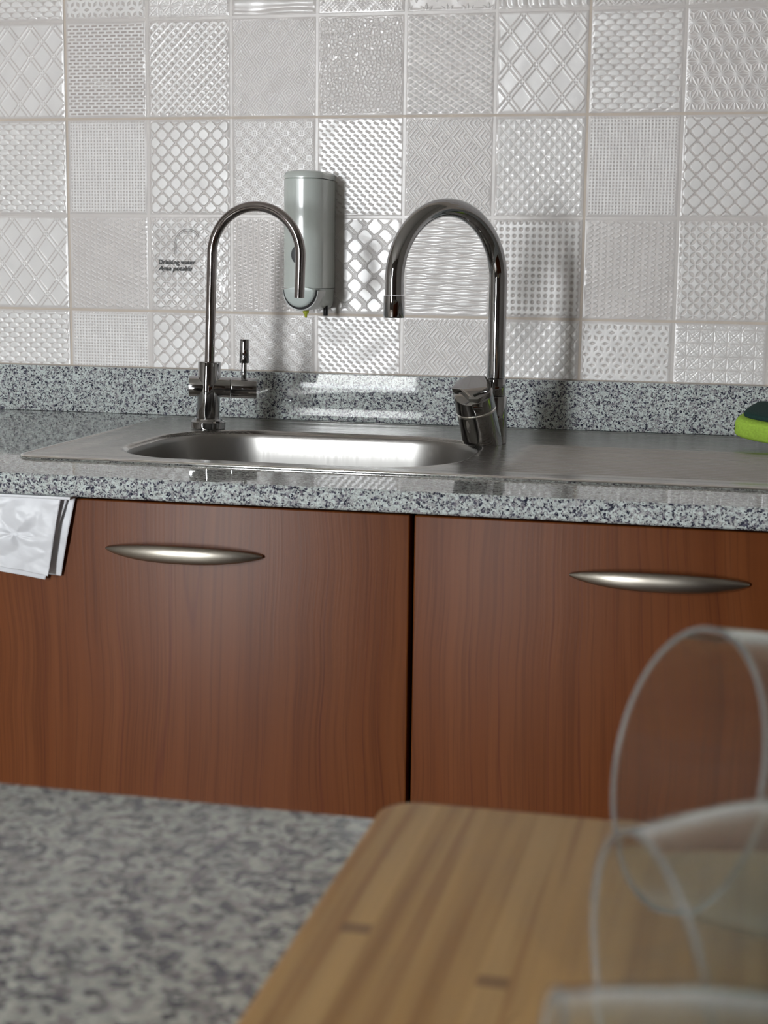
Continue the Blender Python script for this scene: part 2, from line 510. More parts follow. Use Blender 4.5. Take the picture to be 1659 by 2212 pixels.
def f_pyr(x, y):
    a, b = x / 13.0 + y / 8.4, x / 13.0 - y / 8.4
    s = np.minimum(1 - tri(a), 1 - tri(b))
    return sm(s, 0.05, 0.95), 0.35 + 0.65 * sm(s, 0.0, 0.35)
def f_scale(x, y):
    A, B = 15.5, 6.6
    h = np.zeros_like(x); done = np.zeros(x.shape, bool)
    r0 = np.floor(y / B)
    for dr in (-2, -1, 0, 1):               # the lowest scale that covers a point lies on top
        row = r0 + dr; off = 0.5 * np.mod(row, 2)
        u = (fr(x / A + off) - 0.5) * A; v = y - row * B
        q = np.sqrt((u / (A * 0.52)) ** 2 + (v / (B * 1.15)) ** 2)
        ok = (q < 1) & (v > -0.05 * B) & ~done
        h = np.where(ok, np.clip((1 - q) * 3.5, 0, 1) * (0.55 + 0.45 * v / (B * 1.15)), h)
        done |= ok
    return h, 0.4 + 0.6 * np.clip(h * 1.8, 0, 1)
def f_star(x, y):
    d, th, dx, dy = hexseg(x, y, 17.5, 0)
    k = PI / 6
    t = np.abs(fr(th / k + 0.5) - 0.5) * k
    r = gz(d * np.sin(t), 0.62)
    return 0.25 + 0.75 * r, 0.45 + 0.5 * r
def f_mesh(x, y):
    P = 4.1
    d = sm(1 - tri(x / P), 0.35, 0.75) * sm(1 - tri(y / P), 0.35, 0.75)
    return 1 - d, 0.95 - 0.55 * d
def f_octa(x, y):
    A, B = 19.2, 20.8
    row = np.round(y / (B / 2)); u = x / A - 0.5 * np.mod(row, 2)
    # each diamond cell, alternately round and pinched
    def cell(ox):
        uu = x / A - ox; vv = y / B - ox
        dx = (uu - np.round(uu)) * A; dy = (vv - np.round(vv)) * B
        return np.abs(dx), np.abs(dy)
    ax, ay = cell(0.0); bx, by = cell(0.5)
    c1 = np.maximum((ax + ay) / 9.3, np.maximum(ax, ay) / 7.4)
    c2 = np.maximum((bx + by) / 8.7, np.maximum(bx, by) / 8.7)
    s = np.maximum(sm(1 - c1, -0.03, 0.09), sm(1 - c2, -0.03, 0.09))
    nod = gz(np.hypot(bx - A / 2, by), 1.0) + gz(np.hypot(bx, by - B / 2), 1.0)
    return np.clip(s + 0.6 * nod * 0, 0, 1), 0.35 + 0.62 * s
def f_petal(x, y):
    P = 21.0
    h = np.zeros_like(x)
    for ox, oy in ((0, 0), (0.5, 0.5)):
        ux = (fr(x / P + ox + 0.5) - 0.5) * P; uy = (fr(y / P + oy + 0.5) - 0.5) * P
        for sx, sy in ((0, 0), (P, 0), (-P, 0), (0, P), (0, -P), (P, P), (-P, -P), (P, -P), (-P, P)):
            d = np.hypot(ux - sx, uy - sy)
            for r in (P * 0.5, P * 0.62, P * 0.38):
                h = np.maximum(h, gz(d - r, 0.75))
    return h, 0.4 + 0.6 * h
def f_slant(x, y):
    P, R = 10.4, 5.3
    yy = y + x * 0.04
    row = np.floor(yy / R); u = (fr(x / P + 0.5 * np.mod(row, 2)) - 0.5) * P; v = (fr(yy / R) - 0.5) * R
    d = np.maximum(np.abs(u * 0.88 - v * 0.47) / 3.6, np.abs(u * 0.42 + v * 0.9) / 1.2)
    s = sm(1 - d, 0, 0.5)
    return s, 0.95 - 0.45 * s
def f_chev(x, y):
    a, b = x / 28.0 + y / 33.0, -x / 28.0 + y / 33.0
    fa, fb = fr(a), fr(-b)
    mloc = np.minimum(fa, 1 - fb * 0 - 0) * 0 + np.minimum(fa, fb)
    s = 0.5 + 0.5 * np.cos(2 * PI * mloc * 4.6)
    s = s * sm(np.minimum(1 - np.maximum(fa, fb), 1), 0, 0.05)
    return s, 0.5 + 0.5 * s
def f_quilt(x, y):
    A, B = 12.8, 15.0
    s = np.minimum(1 - tri(x / A + y / B), 1 - tri(x / A - y / B))
    return np.sqrt(np.clip(s, 0, 1)), 0.55 + 0.45 * sm(s, 0.0, 0.25)
def f_ogee(x, y):
    P, Q = 8.6, 6.4
    c = np.round(x / (P / 1)); best = np.zeros_like(x)
    for dc in (-1, 0, 1):
        k = c + dc
        xc = k * P + 2.3 * np.sin(2 * PI * y / Q) * np.where(np.mod(k, 2) > 0, 1, -1)
        best = np.maximum(best, gz(x - xc, 0.75))
    return best, 0.5 + 0.5 * best
def f_circ(x, y, P=15.5):
    s = np.zeros_like(x); n = np.zeros_like(x)
    for ox in (-1, 0, 1):
        for oy in (-1, 0, 1):
            ux = (fr(x / P) + ox - 0.5) * P; uy = (fr(y / P) + oy - 0.5) * P
            n = n + (np.hypot(ux, uy) < P * 0.70)
            s = np.maximum(s, 0)
    a, b = (fr((x + y) / P + 0.5) - 0.5) * P * .707, (fr((x - y) / P + 0.5) - 0.5) * P * .707
    def pet(p, q):       # lens along the q direction
        L = P * 0.707
        qq = (fr(q / L + 0.5)) * L - L / 2
        wdt = 2.1 * (1 - (2 * qq / L) ** 2)
        return sm(wdt - np.abs(p), -0.2, 0.5)
    d = np.maximum(pet(a, (x - y) * .707 - P * .3535), pet(b, (x + y) * .707 - P * .3535))
    return 1 - d, 0.97 - 0.5 * d
def f_triperf(x, y):
    P, Q = 7.4, 5.0
    c = np.floor(x / P); u = (fr(x / P) - 0.5) * P; v = (fr(y / Q + 0.5 * np.mod(c, 2)) - 0.5) * Q
    sg = np.where(np.mod(np.floor(y / Q + 0.5 * np.mod(c, 2)) + c, 2) > 0, 1, -1)
    d = np.maximum(np.abs(v) / 2.0 + (u * sg + 1.2) / 4.2, -u * sg / 1.9)
    s = sm(1 - d, 0, 0.55)
    ln = gz((fr(x / P + 0.5) - 0.5) * P, 0.5) * 0.7
    return np.maximum(s, ln), 0.4 + 0.6 * np.maximum(s, ln * 0.7)
def f_zig(x, y):
    a, b = x / 26.0 + y / 25.0, x / 26.0 - y / 25.0
    r = np.maximum(gz((fr(a + .5) - .5) * 18, 0.6), gz((fr(b + .5) - .5) * 18, 0.6))
    r = np.maximum(r, gz((fr(a * 1 + .28) - .5) * 18, 0.6) * (fr(b * 0.5) > 0.45))
    nd = np.hypot((fr(a + .5) - .5) * 18, (fr(b + .5) - .5) * 18)
    r = np.maximum(r, gz(nd - 2.6, 0.6))
    return 0.3 + 0.7 * r, 0.75 + 0.25 * r - 0.35 * gz(r - 0.5, 0.25)
def f_wave(x, y):
    P = 40.0; Q = 6.6
    row = np.floor(y / (Q))
    am = 0.5 + 0.5 * np.cos(2 * PI * (x / P) + PI * row)
    v = (fr(y / Q) - 0.5) * Q
    s = gz(v, 0.7 + 2.0 * am)
    return s, 0.5 + 0.5 * s
def f_dots(x, y):
    P = 8.2
    d = np.hypot((fr(x / P) - 0.5) * P, (fr(y / P) - 0.5) * P)
    s = sm(d, 1.1, 3.0)
    return s, 0.35 + 0.62 * s
def f_cube(x, y):
    P = 15.8; h = P * math.sqrt(3) / 2
    d, th, dx, dy = hexseg(x, y, P, 0)
    k = PI / 3
    t = (fr(th / k + 0.5) - 0.5) * k
    u = d * np.cos(t) - P / 2; v = d * np.sin(t)
    q = np.abs(u) / 4.6 + np.abs(v) / 2.4
    s = sm(q, 0.55, 1.05)
    return s, 0.42 + 0.56 * s
def f_lines(x, y):
    P = 16.5
    r = np.zeros_like(x)
    for a in (x / P, y / P, (x + y) / P, (x - y) / P, (2 * x + y) / (P * 1), (x - 2 * y) / P):
        r = np.maximum(r, gz((fr(a + .5) - .5) * P * 0.6, 0.5))
    return 0.3 + 0.7 * (1 - r), 0.6 + 0.35 * (1 - r)
def f_check(x, y):
    s = np.minimum(1 - tri(x / 5.2 + y / 5.2), 1 - tri(x / 5.2 - y / 5.2))
    big = np.minimum(1 - tri(x / 30 + y / 30), 1 - tri(x / 30 - y / 30))
    return s * (0.35 + 0.65 * sm(big, 0.2, 0.4)), 0.5 + 0.45 * s
def f_flow(x, y):
    P = 26.0
    d, th, dx, dy = hexseg(x, y, P, 0)
    k = PI / 4
    t = (fr(th / k + 0.5) - 0.5) * k
    q = np.abs(d * np.sin(t)) / 1.9 + np.abs(d - 6.5) / 5.5
    s = sm(1 - q, 0, 0.6)
    return s, 0.55 + 0.45 * s
def f_bigwave(x, y):
    s = 0.5 + 0.5 * np.sin(2 * PI * (y / 13.0) + 1.6 * np.sin(2 * PI * x / 110.0) * np.cos(2 * PI * y / 60))
    return s, 0.55 + 0.4 * s
def f_rope(x, y):
    s = 0.5 + 0.5 * np.sin(2 * PI * (x / 13.0 + y / 11.0 + 0.25 * np.sin(2 * PI * y / 18)))
    return s, 0.55 + 0.4 * s
def f_vee(x, y):
    s = 0.5 + 0.5 * np.cos(2 * PI * (y / 7.0 + 2.4 * tri(x / 30.0)))
    return s, 0.5 + 0.45 * s
PAT = dict(lattice=(f_lattice, 1.0), dash=(f_dash, 0.7), plus=(f_plus, 0.9), spiral=(f_spiral, 0.7), pebble=(f_pebble, 1.2),
           pyr=(f_pyr, 1.6), scale=(f_scale, 1.0), star=(f_star, 0.8), mesh=(f_mesh, 0.8), octa=(f_octa, 0.9), petal=(f_petal, 0.8),
           slant=(f_slant, 0.9), chev=(f_chev, 0.8), quilt=(f_quilt, 1.3), ogee=(f_ogee, 0.9), circ=(f_circ, 0.9), triperf=(f_triperf, 1.0),
           zig=(f_zig, 1.0), wave=(f_wave, 0.7), dots=(f_dots, 1.1), cube=(f_cube, 0.9), lines=(f_lines, 0.6), check=(f_check, 0.9),
           flow=(f_flow, 0.9), bigwave=(f_bigwave, 1.2), rope=(f_rope, 1.0), vee=(f_vee, 0.9))
ROWA = ['scale', 'cube', 'lines', 'bigwave', 'check', 'flow', 'rope', 'vee', 'dots']
ROWB = ['lattice', 'dash', 'plus', 'spiral', 'pebble', 'pyr', 'lattice', 'scale', 'star']
ROWC = ['scale', 'mesh', 'octa', 'petal', 'slant', 'chev', 'quilt', 'mesh', 'octa']
ROWD = ['lattice', 'ogee', 'circ', 'triperf', 'zig', 'wave', 'dots', 'ogee', 'circ']
ROWE = ['scale', 'mesh', 'octa', 'petal', 'slant', 'chev', 'quilt', 'cube', 'lines']
_pc = {}
def patch_mesh(pat, v0=0.0):
    key = (pat, v0)
    if key in _pc: return _pc[key]
    nx = 170; ny = max(8, int(185 * (1 - v0)))
    mg = 1.75
    xs = np.linspace(mg, PW - mg, nx); ys = np.linspace(PH * v0 + (mg if v0 == 0 else 0.0), PH - mg, ny)
    X, Y = np.meshgrid(xs, ys)
    f, amp = PAT[pat]
    h, c = f(X, Y)
    rng = np.random.default_rng(abs(hash(pat)) % 1 + len(pat) * 7 + ord(pat[0]))
    und = np.zeros_like(X)
    for _ in range(5):
        kx, ky, ph = rng.normal() * 0.085, rng.normal() * 0.085, rng.random() * 6.28
        und += 0.11 * np.sin(kx * X + ky * Y + ph)
    e = np.minimum(np.minimum(X - mg, PW - mg - X), np.minimum(Y - mg if v0 == 0 else np.full_like(Y, 9.0), PH - mg - Y))
    fade = sm(e, 1.0, 4.0)
    z = 0.10 + (h * amp * 0.9 + und) * fade + 0.15 * sm(e, 0, 1.2)
    z = np.where(e <= 0.0, 0.0, z)
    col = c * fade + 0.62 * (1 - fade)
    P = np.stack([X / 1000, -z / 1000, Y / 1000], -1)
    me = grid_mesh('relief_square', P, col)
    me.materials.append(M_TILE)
    # wanted facing: -Y
    me.update()
    if me.polygons[0].normal.y > 0:
        me.flip_normals()
    _pc[key] = me
    return me

wb = struct('wall_back', M_GROUT, [(RX0 - T, RX1 + T, 0.0004, RY1 + T, 0, RZ)])
def pick(row, k):
    if -1 <= k <= 7: return row[k + 1]
    return row[(k * 5 + 3) % 9]
def big_tile(t, rows, z0, z1):
    """one wide ceramic tile pressed with relief squares; t is the tile column"""
    x0 = t * 6 * PW / 1000; x1 = x0 + 6 * PW / 1000
    g = 0.0016
    bm = bmesh.new(); box(bm, x0 + g, x1 - g, 0.0, 0.0003, z0 + g, z1 - g)
    slab = from_bm('tile', bm, M_TILEB, wb)
    for pats, zb, v0 in rows:
        for k in range(t * 6, t * 6 + 6):
            me = patch_mesh(pick(pats, k), v0)
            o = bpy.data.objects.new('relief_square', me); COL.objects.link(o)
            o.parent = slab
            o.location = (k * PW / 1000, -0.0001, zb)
SPT = 0.9613
for t in (-2, -1, 0, 1, 2):
    vv = (SPT + 0.001 - (TZ - 0.125)) / 0.125
    big_tile(t, [(ROWE, TZ - 0.125, vv)], SPT, TZ)
    big_tile(t, [(ROWD, TZ, 0.0), (ROWC, TZ + 0.125, 0.0)], TZ, TZ + 0.25)
    big_tile(t, [(ROWB, TZ + 0.25, 0.0), (ROWA, TZ + 0.375, 0.0)], TZ + 0.25, TZ + 0.5)
    if t in (-1, 0, 1):
        big_tile(t, [(ROWD, TZ + 0.5, 0.0), (ROWC, TZ + 0.625, 0.0)], TZ + 0.5, TZ + 0.75)

# ------------------------------------------------------------------ worktop, splashback, sink unit
CX0, CX1, CYF = -1.1, 1.95, -0.589
HX0, HX1, HY0, HY1 = 0.172, 0.998, -0.468, -0.068
bm = bmesh.new()
zt, zb = 0.9, 0.8796
O = [(CX0, CYF), (CX1, CYF), (CX1, 0.0), (CX0, 0.0)]
I = [(HX0, HY0), (HX1, HY0), (HX1, HY1), (HX0, HY1)]
b = 0.0018
def ring(pts, z): return [bm.verts.new((x, y, z)) for x, y in pts]
Ob = [(CX0 + b, CYF + b), (CX1 - b, CYF + b), (CX1 - b, 0.0), (CX0 + b, 0.0)]
rt, ro, ru, rb = ring(Ob, zt), ring(O, zt - b), ring(O, zb + b), ring(Ob, zb)
it, ib = ring(I, zt), ring(I, zb)
for A, B in ((it, rt), (rt, ro), (ro, ru), (ru, rb), (rb, ib), (ib, it)):
    for k in range(4):
        bm.faces.new((A[k], A[(k + 1) % 4], B[(k + 1) % 4], B[k]))
wt = from_bm('worktop', bm, M_GRAN)
wt['label'] = 'grey speckled polished granite worktop around the sink, above the cherry doors'; wt['category'] = 'worktop'
bm = bmesh.new(); box(bm, CX0, CX1, -0.0203, 0.0, 0.9003, SPT, 0.0008, 2)
sp = from_bm('splashback', bm, M_GRAN)
sp['label'] = 'low grey speckled granite upstand running along the foot of the tiled wall'; sp['category'] = 'upstand'

# --- sink: deck with basin, drainboard
SX0, SX1, SY0, SY1 = 0.154, 1.014, -0.4850, -0.052
SR = 0.022
BX0, BX1, BY0, BY1, BR = 0.232, 0.606, -0.446, -0.172, 0.098
def sdf(x, y, x0, x1, y0, y1, r):
    qx = np.abs(x - (x0 + x1) / 2) - (x1 - x0) / 2 + r; qy = np.abs(y - (y0 + y1) / 2) - (y1 - y0) / 2 + r
    return np.hypot(np.maximum(qx, 0), np.maximum(qy, 0)) + np.minimum(np.maximum(qx, qy), 0) - r
def zdeck(x, y):
    d = -sdf(x, y, SX0, SX1, SY0, SY1, SR)
    z = 0.0012 + 0.0019 * np.exp(-((d - 0.003) / 0.0028) ** 2)
    z = z + 0.0010 * sm(d, 0.004, 0.010) - 0.0012 * sm(d, 0.022, 0.040)
    db = sdf(x, y, BX0, BX1, BY0, BY1, BR)
    z = z + 0.0006 * np.exp(-((db - 0.006) / 0.006) ** 2) - 0.0035 * (1 - sm(db, 0.0, 0.006))
    # drainboard ribs, running along x
    m1 = sm(x, 0.645, 0.675) * (1 - sm(x, 0.955, 0.975)) * sm(y, -0.440, -0.430) * (1 - sm(y, -0.205, -0.195))
    z = z + m1 * (0.0016 * (0.5 + 0.5 * np.cos(2 * PI * y / 0.0118)) - 0.0009)
    return 0.9 + np.maximum(z, 0.0002 - 0.004 * (db < 0.006))
sink = thing('kitchen_sink', 'brushed stainless steel inset sink with a rounded bowl and ribbed drainer', 'sink', ((SX0 + SX1) / 2, (SY0 + SY1) / 2, 0.9))
SO = np.array(sink.location)
def outline(x0, x1, y0, y1, r, n):
    """n points spaced by angle from the centre of the basin"""
    cx, cy = (BX0 + BX1) / 2, (BY0 + BY1) / 2
    th = np.linspace(0, 2 * PI, n, endpoint=False)
    lo = np.zeros(n); hi = np.full(n, 1.2)
    for _ in range(40):
        md = (lo + hi) / 2
        inside = sdf(cx + md * np.cos(th), cy + md * np.sin(th), x0, x1, y0, y1, r) < 0
        lo = np.where(inside, md, lo); hi = np.where(inside, hi, md)
    return np.stack([cx + lo * np.cos(th), cy + lo * np.sin(th)], 1)
n = 360
XM = 0.645
# deck round the basin: loft from the basin edge to the left region outline
A = outline(BX0, BX1, BY0, BY1, BR, n)
sdB = outline(SX0, SX1, SY0, SY1, SR, n)
Bo = sdB.copy()
ctr = np.array([(BX0 + BX1) / 2, (BY0 + BY1) / 2])
for i in range(n):
    if Bo[i, 0] > XM:
        d = Bo[i] - ctr; Bo[i] = ctr + d * (XM - ctr[0]) / d[0]
ks = np.concatenate([np.linspace(0, 0.18, 10), np.linspace(0.22, 0.8, 16), np.linspace(0.83, 1, 14)])
P = A[None] + (Bo - A)[None] * ks[:, None, None]
Z = zdeck(P[..., 0], P[..., 1])
P3 = np.concatenate([P, Z[..., None]], -1)
P3 = np.concatenate([P3, P3[:, :1]], 1)
last = P3[-1:].copy()
edge = last[..., 0] < XM - 1e-5
last[..., 0] = np.where(edge, last[..., 0], last[..., 0] + 0.002)
last[..., 2] = np.where(edge, 0.9001, zdeck(last[..., 0], last[..., 1]) - 0.0001)
P3 = np.concatenate([P3, last], 0)
me = grid_mesh('deck', P3 - SO)
deck = link('deck', me, M_STEEL, sink)
xs = np.concatenate([[XM], np.linspace(XM + 0.003, SX1 - 0.03, 60), np.linspace(SX1 - 0.028, SX1, 16)])
ys = np.concatenate([np.linspace(SY0, SY0 + 0.045, 30), np.linspace(SY0 + 0.047, SY1 - 0.045, 300), np.linspace(SY1 - 0.043, SY1, 26)])
X, Y = np.meshgrid(xs, ys)
# round the two right corners
d = sdf(X, Y, SX0, SX1, SY0, SY1, SR)
k = np.where(d > 0, d, 0)
X2 = X - k * 0.71 * (X > XM + 0.1); Y2 = Y - np.sign(Y - (SY0 + SY1) / 2) * k * 0.71
Z = zdeck(X2, Y2)
G = np.stack([X2, Y2, Z], -1)
lo = G[:1].copy(); lo[..., 2] = 0.9001; hi = G[-1:].copy(); hi[..., 2] = 0.9001
G = np.concatenate([lo, G, hi], 0)
rr = G[:, -1:].copy(); rr[..., 2] = 0.9001
G = np.concatenate([G, rr], 1)
link('drainboard', grid_mesh('drainboard', G - SO), M_STEEL, sink)
# basin
A0 = A
rings = []
zA = zdeck(A[:, 0], A[:, 1])
for s, dz in ((0, 0), (0.0012, 0.0015), (0.002, 0.006), (0.004, 0.03), (0.007, 0.08), (0.011, 0.11), (0.018, 0.130), (0.03, 0.142), (0.05, 0.149), (0.09, 0.152), (0.125, 0.153)):
    q = outline(BX0 + s, BX1 - s, BY0 + s, BY1 - s, max(BR - s * 0.6, 0.004), n)
    z = (zA - dz) if dz < 0.02 else np.full(n, 0.9 - dz)
    rings.append(np.concatenate([q, z[:, None]], 1))
R3 = np.stack(rings); R3 = np.concatenate([R3, R3[:, :1]], 1)
basin = link('basin', grid_mesh('basin', R3 - SO), M_BASIN, sink)
bm = bmesh.new(); lathe(bm, [(0, 0.012), (0.001, 0.040), (0.003, 0.046), (0.002, 0.050), (-0.002, 0.056)], (ctr[0] - SO[0], ctr[1] - SO[1], -0.1525), seg=40, cap0=True, cap1=True)
from_bm('drain_strainer', bm, M_RIM, sink, smooth=True)
# bright folded rim
rim = []
N2 = 420
for s, z in ((0.0, 0.9001), (-0.0006, 0.9010), (0.0, 0.9022), (0.0012, 0.9031), (0.0026, 0.9030), (0.0040, 0.9022)):
    x0, x1, y0, y1, r = SX0 + s, SX1 - s, SY0 + s, SY1 - s, SR - s
    pts = []
    for cx, cy, a0 in ((x1 - r, y1 - r, 0), (x0 + r, y1 - r, PI / 2), (x0 + r, y0 + r, PI), (x1 - r, y0 + r, 1.5 * PI)):
        for t in np.linspace(0, PI / 2, 14): pts.append((cx + r * math.cos(a0 + t), cy + r * math.sin(a0 + t), z))
    pts.append(pts[0]); rim.append(pts)
link('rim', grid_mesh('rim', np.array(rim) - SO), M_RIM, sink)

# ------------------------------------------------------------------ cabinets
def bow_handle(parent, xc, zc, yd, half=0.0795):
    """satin lens-shaped bow handle"""
    nseg, ns = 60, 20
    P = np.zeros((nseg + 1, ns + 1, 3))
    for i in range(nseg + 1):
        t = -1 + 2 * i / nseg
        w = max(1 - abs(t) ** 2.2, 0.0)
        hz = 0.0012 + 0.0076 * w ** 0.7
        hy = 0.0022 + 0.0030 * w
        yo = yd - 0.0030 - 0.0150 * (1 - abs(t) ** 2.6)
        for j in range(ns + 1):
            a = 2 * PI * j / ns
            P[i, j] = (xc + t * half, yo + hy * math.sin(a), zc - 0.0002 * w + hz * math.cos(a))
    me = grid_mesh('handle', P)
    bm = bmesh.new(); bm.from_mesh(me); bmesh.ops.remove_doubles(bm, verts=bm.verts[:], dist=1e-6)
    bmesh.ops.holes_fill(bm, edges=[e for e in bm.edges if e.is_boundary])
    # two feet screwed to the door
    for s in (-1, 1):
        tube(bm, [(xc + s * half * 0.86, yd + 0.0002, zc), (xc + s * half * 0.85, yd - 0.004, zc), (xc + s * half * 0.83, yd - 0.0080, zc)], [0.0032, 0.0028, 0.0026], 16)
    return from_bm('handle', bm, M_HANDLE, parent, angle=50)

def cabinet(name, label, cat, x0, x1, doors, group=None, yf=-0.552, yb=-0.012):
    t = thing(name, label, cat, ((x0 + x1) / 2, (yf + yb) / 2, 0), group)
    lx, ly, lz = t.location
    bm = bmesh.new()
    x0i, x1i = x0 + 0.0008, x1 - 0.0008
    box(bm, x0i - lx, x0i + 0.018 - lx, yf - ly, yb - ly, 0.10, 0.8790)
    box(bm, x1i - 0.018 - lx, x1i - lx, yf - ly, yb - ly, 0.10, 0.8790)
    box(bm, x0i + 0.018 - lx, x1i - 0.018 - lx, yf - ly, yb - ly, 0.10, 0.118)
    box(bm, x0i + 0.018 - lx, x1i - 0.018 - lx, yb - 0.006 - ly, yb - ly, 0.118, 0.8790)
    from_bm('carcass', bm, M_CH1, t)
    bm = bmesh.new(); box(bm, x0i - lx, x1i - lx, yf + 0.06 - ly, yf + 0.075 - ly, 0.0, 0.10)
    from_bm('plinth', bm, M_DARK, t)
    for i, (a, c, mt, hx) in enumerate(doors):
        bm = bmesh.new(); box(bm, a - lx, c - lx, -0.573 - ly, -0.5535 - ly, 0.115, 0.8755, 0.0016, 3)
        dr = from_bm('door', bm, mt, t, angle=40)
        h = bow_handle(dr, hx - lx, 0.8290, -0.573 - ly)
    return t
cabinet('base_cabinet', 'reddish cherry wood base cabinet under the sink with two bow-handled doors', 'cabinet', 0.1385, 1.0560,
        [(0.1405, 0.5962, M_CH1, 0.3755), (0.6006, 1.0540, M_CH2, 0.8250)])
cabinet('base_cabinet', 'reddish cherry wood base cabinet left of the sink cabinet, behind the hanging bag', 'cabinet', -0.4615, 0.1385,
        [(-0.4595, -0.1625, M_CH2, -0.31), (-0.1585, 0.1363, M_CH1, -0.0111)])
cabinet('base_cabinet', 'reddish cherry wood base cabinet right of the sink cabinet', 'cabinet', 1.0560, 1.6560,
        [(1.0580, 1.3540, M_CH1, 1.206), (1.3580, 1.6540, M_CH2, 1.506)])

# ------------------------------------------------------------------ drinking water tap
BX, BY = 0.2540, -0.165
tap = thing('filter_tap', 'slim nickel drinking water tap with a side lever, left of the soap dispenser', 'tap', (BX, BY, 0.9018))
tap.rotation_euler = (0, math.radians(1.8), 0)
def P_(x, y, z): return (x - BX, y - BY, z - 0.9018)
CA, SA = math.cos(math.radians(16)), math.sin(math.radians(16))
def PV(d, z): return (d * CA, d * SA, z - 0.9018)
bm = bmesh.new(); lathe(bm, [(0, 0.0205), (0.0008, 0.0212), (0.008, 0.0212), (0.0098, 0.0195), (0.0100, 0.0175), (0.0125, 0.0165)], (0, 0, 0), seg=56)
from_bm('base_ring', bm, M_CHROME, tap, angle=40)
bm = bmesh.new(); cyl(bm, P_(BX, BY, 0.9135), P_(BX, BY, 0.9830), 0.0138, 56)
from_bm('body', bm, M_CHROME, tap, angle=40)
bm = bmesh.new(); cyl(bm, PV(-0.0240, 0.9525), PV(0.0265, 0.9525), 0.0124, 56)
from_bm('valve_body', bm, M_CHROME, tap, angle=40)
bm = bmesh.new(); cyl(bm, PV(0.0270, 0.9525), PV(0.0585, 0.9525), 0.0124, 56)
from_bm('valve_cap', bm, M_CHROME, tap, angle=40)
bm = bmesh.new(); cyl(bm, PV(0.0420, 0.9635), PV(0.0420, 0.9835), 0.0034, 28, 0.0003)
cyl(bm, PV(0.0420, 0.9830), PV(0.0420, 1.0120), 0.0059, 32, 0.0006)
from_bm('lever', bm, M_CHROME, tap, angle=40)
R1 = 0.0572; SYD = -0.012
pts = [P_(BX, BY, 0.983)] + [P_(BX, BY, z) for z in np.linspace(1.0, 1.105, 6)]
zc = 1.1135
for k in range(0, 41):
    a = PI - PI * k / 40
    f = (1 + math.cos(a)) / 2
    pts.append(P_(BX + R1 + R1 * math.cos(a), BY + SYD * f, zc + R1 * math.sin(a)))
for z in np.linspace(zc - 0.008, 1.066, 6): pts.append(P_(BX + 2 * R1, BY + SYD, z))
bm = bmesh.new(); tube(bm, pts, 0.0060, 32)
from_bm('spout', bm, M_NICKEL, tap, angle=50)

# ------------------------------------------------------------------ main mixer tap
MX, MY, MZ = 0.6000, -0.212, 0.9012
mix_t = thing('mixer_tap', 'chrome swan-neck mixer tap with a slanted lever body, right of the sink bowl', 'tap', (MX, MY, MZ))
def Q(x, y, z): return (x - MX, y - MY, z - MZ)
RXx, RYy = 0.6148, -0.200
bm = bmesh.new()
cyl(bm, Q(RXx, RYy, 0.9012), Q(RXx, RYy, 0.9555), 0.0136, 48, 0.0006)
from_bm('pedestal', bm, M_CHROME, mix_t, angle=40)
bm = bmesh.new()
cyl(bm, Q(RXx, RYy, 0.9560), Q(RXx, RYy, 0.9760), 0.0112, 48, 0.0006)
from_bm('swivel_collar', bm, M_CHROME, mix_t, angle=40)
OX, OY = 0.5236, -0.330
dv = Vector((OX - RXx, OY - RYy, 0)); LL = dv.length; dv.normalize(); RR_ = LL / 2
pts = [Q(RXx, RYy, z) for z in np.linspace(0.9765, 1.078, 8)]
zc = 1.0855
for k in range(0, 49):
    a = PI * k / 48
    s = RR_ * (1 - math.cos(a))
    pts.append(Q(RXx + dv.x * s, RYy + dv.y * s, zc + RR_ * math.sin(a)))
for z in (1.078, 1.071): pts.append(Q(OX, OY, z))
rad = [0.0102] * len(pts)
bm = bmesh.new(); tube(bm, pts, rad, 44)
from_bm('spout', bm, M_CHROME, mix_t, angle=50)
bm = bmesh.new()
lathe(bm, [(0, 0.0101), (0.0003, 0.0112), (0.022, 0.0114), (0.0235, 0.0108), (0.0235, 0.0090), (0.018, 0.0086)], Q(OX, OY, 1.0706), (0, 0, -1), 44)
from_bm('aerator', bm, M_CHROME, mix_t, angle=40)
# slanted body
B0 = Vector(Q(0.6035, -0.212, 0.9012)); ax = Vector((-0.0095, -0.020, 0.060)).normalized()
def body_ring(s, r, level=0.0):
    u = Vector((1, 0, 0)); u = (u - ax * u.dot(ax)).normalized(); v = ax.cross(u)
    out = []
    for k in range(56):
        t = 2 * PI * k / 56
        p = B0 + ax * s + (u * math.cos(t) + v * math.sin(t)) * r
        if level: p = Vector((p.x, p.y, B0.z)) if level == 1 else p
        out.append(p)
    return out
def loft(bm, rr, c0=True, c1=True):
    vs = [[bm.verts.new(p) for p in r] for r in rr]
    for A_, B_ in zip(vs, vs[1:]):
        m_ = len(A_)
        for k in range(m_): bm.faces.new((A_[k], A_[(k + 1) % m_], B_[(k + 1) % m_], B_[k]))
    if c0: bm.faces.new(vs[0][::-1])
    if c1: bm.faces.new(vs[-1])
bm = bmesh.new(); loft(bm, [body_ring(0, 0.0228, 1), body_ring(0.012, 0.0228), body_ring(0.0405, 0.0224), body_ring(0.0412, 0.0216)])
from_bm('mixer_body', bm, M_CHROME, mix_t, angle=40)
bm = bmesh.new(); loft(bm, [body_ring(0.0414, 0.0205), body_ring(0.0416, 0.0226), body_ring(0.0428, 0.0230), body_ring(0.0438, 0.0222)])
from_bm('seam_ring', bm, M_RIM, mix_t, angle=40)
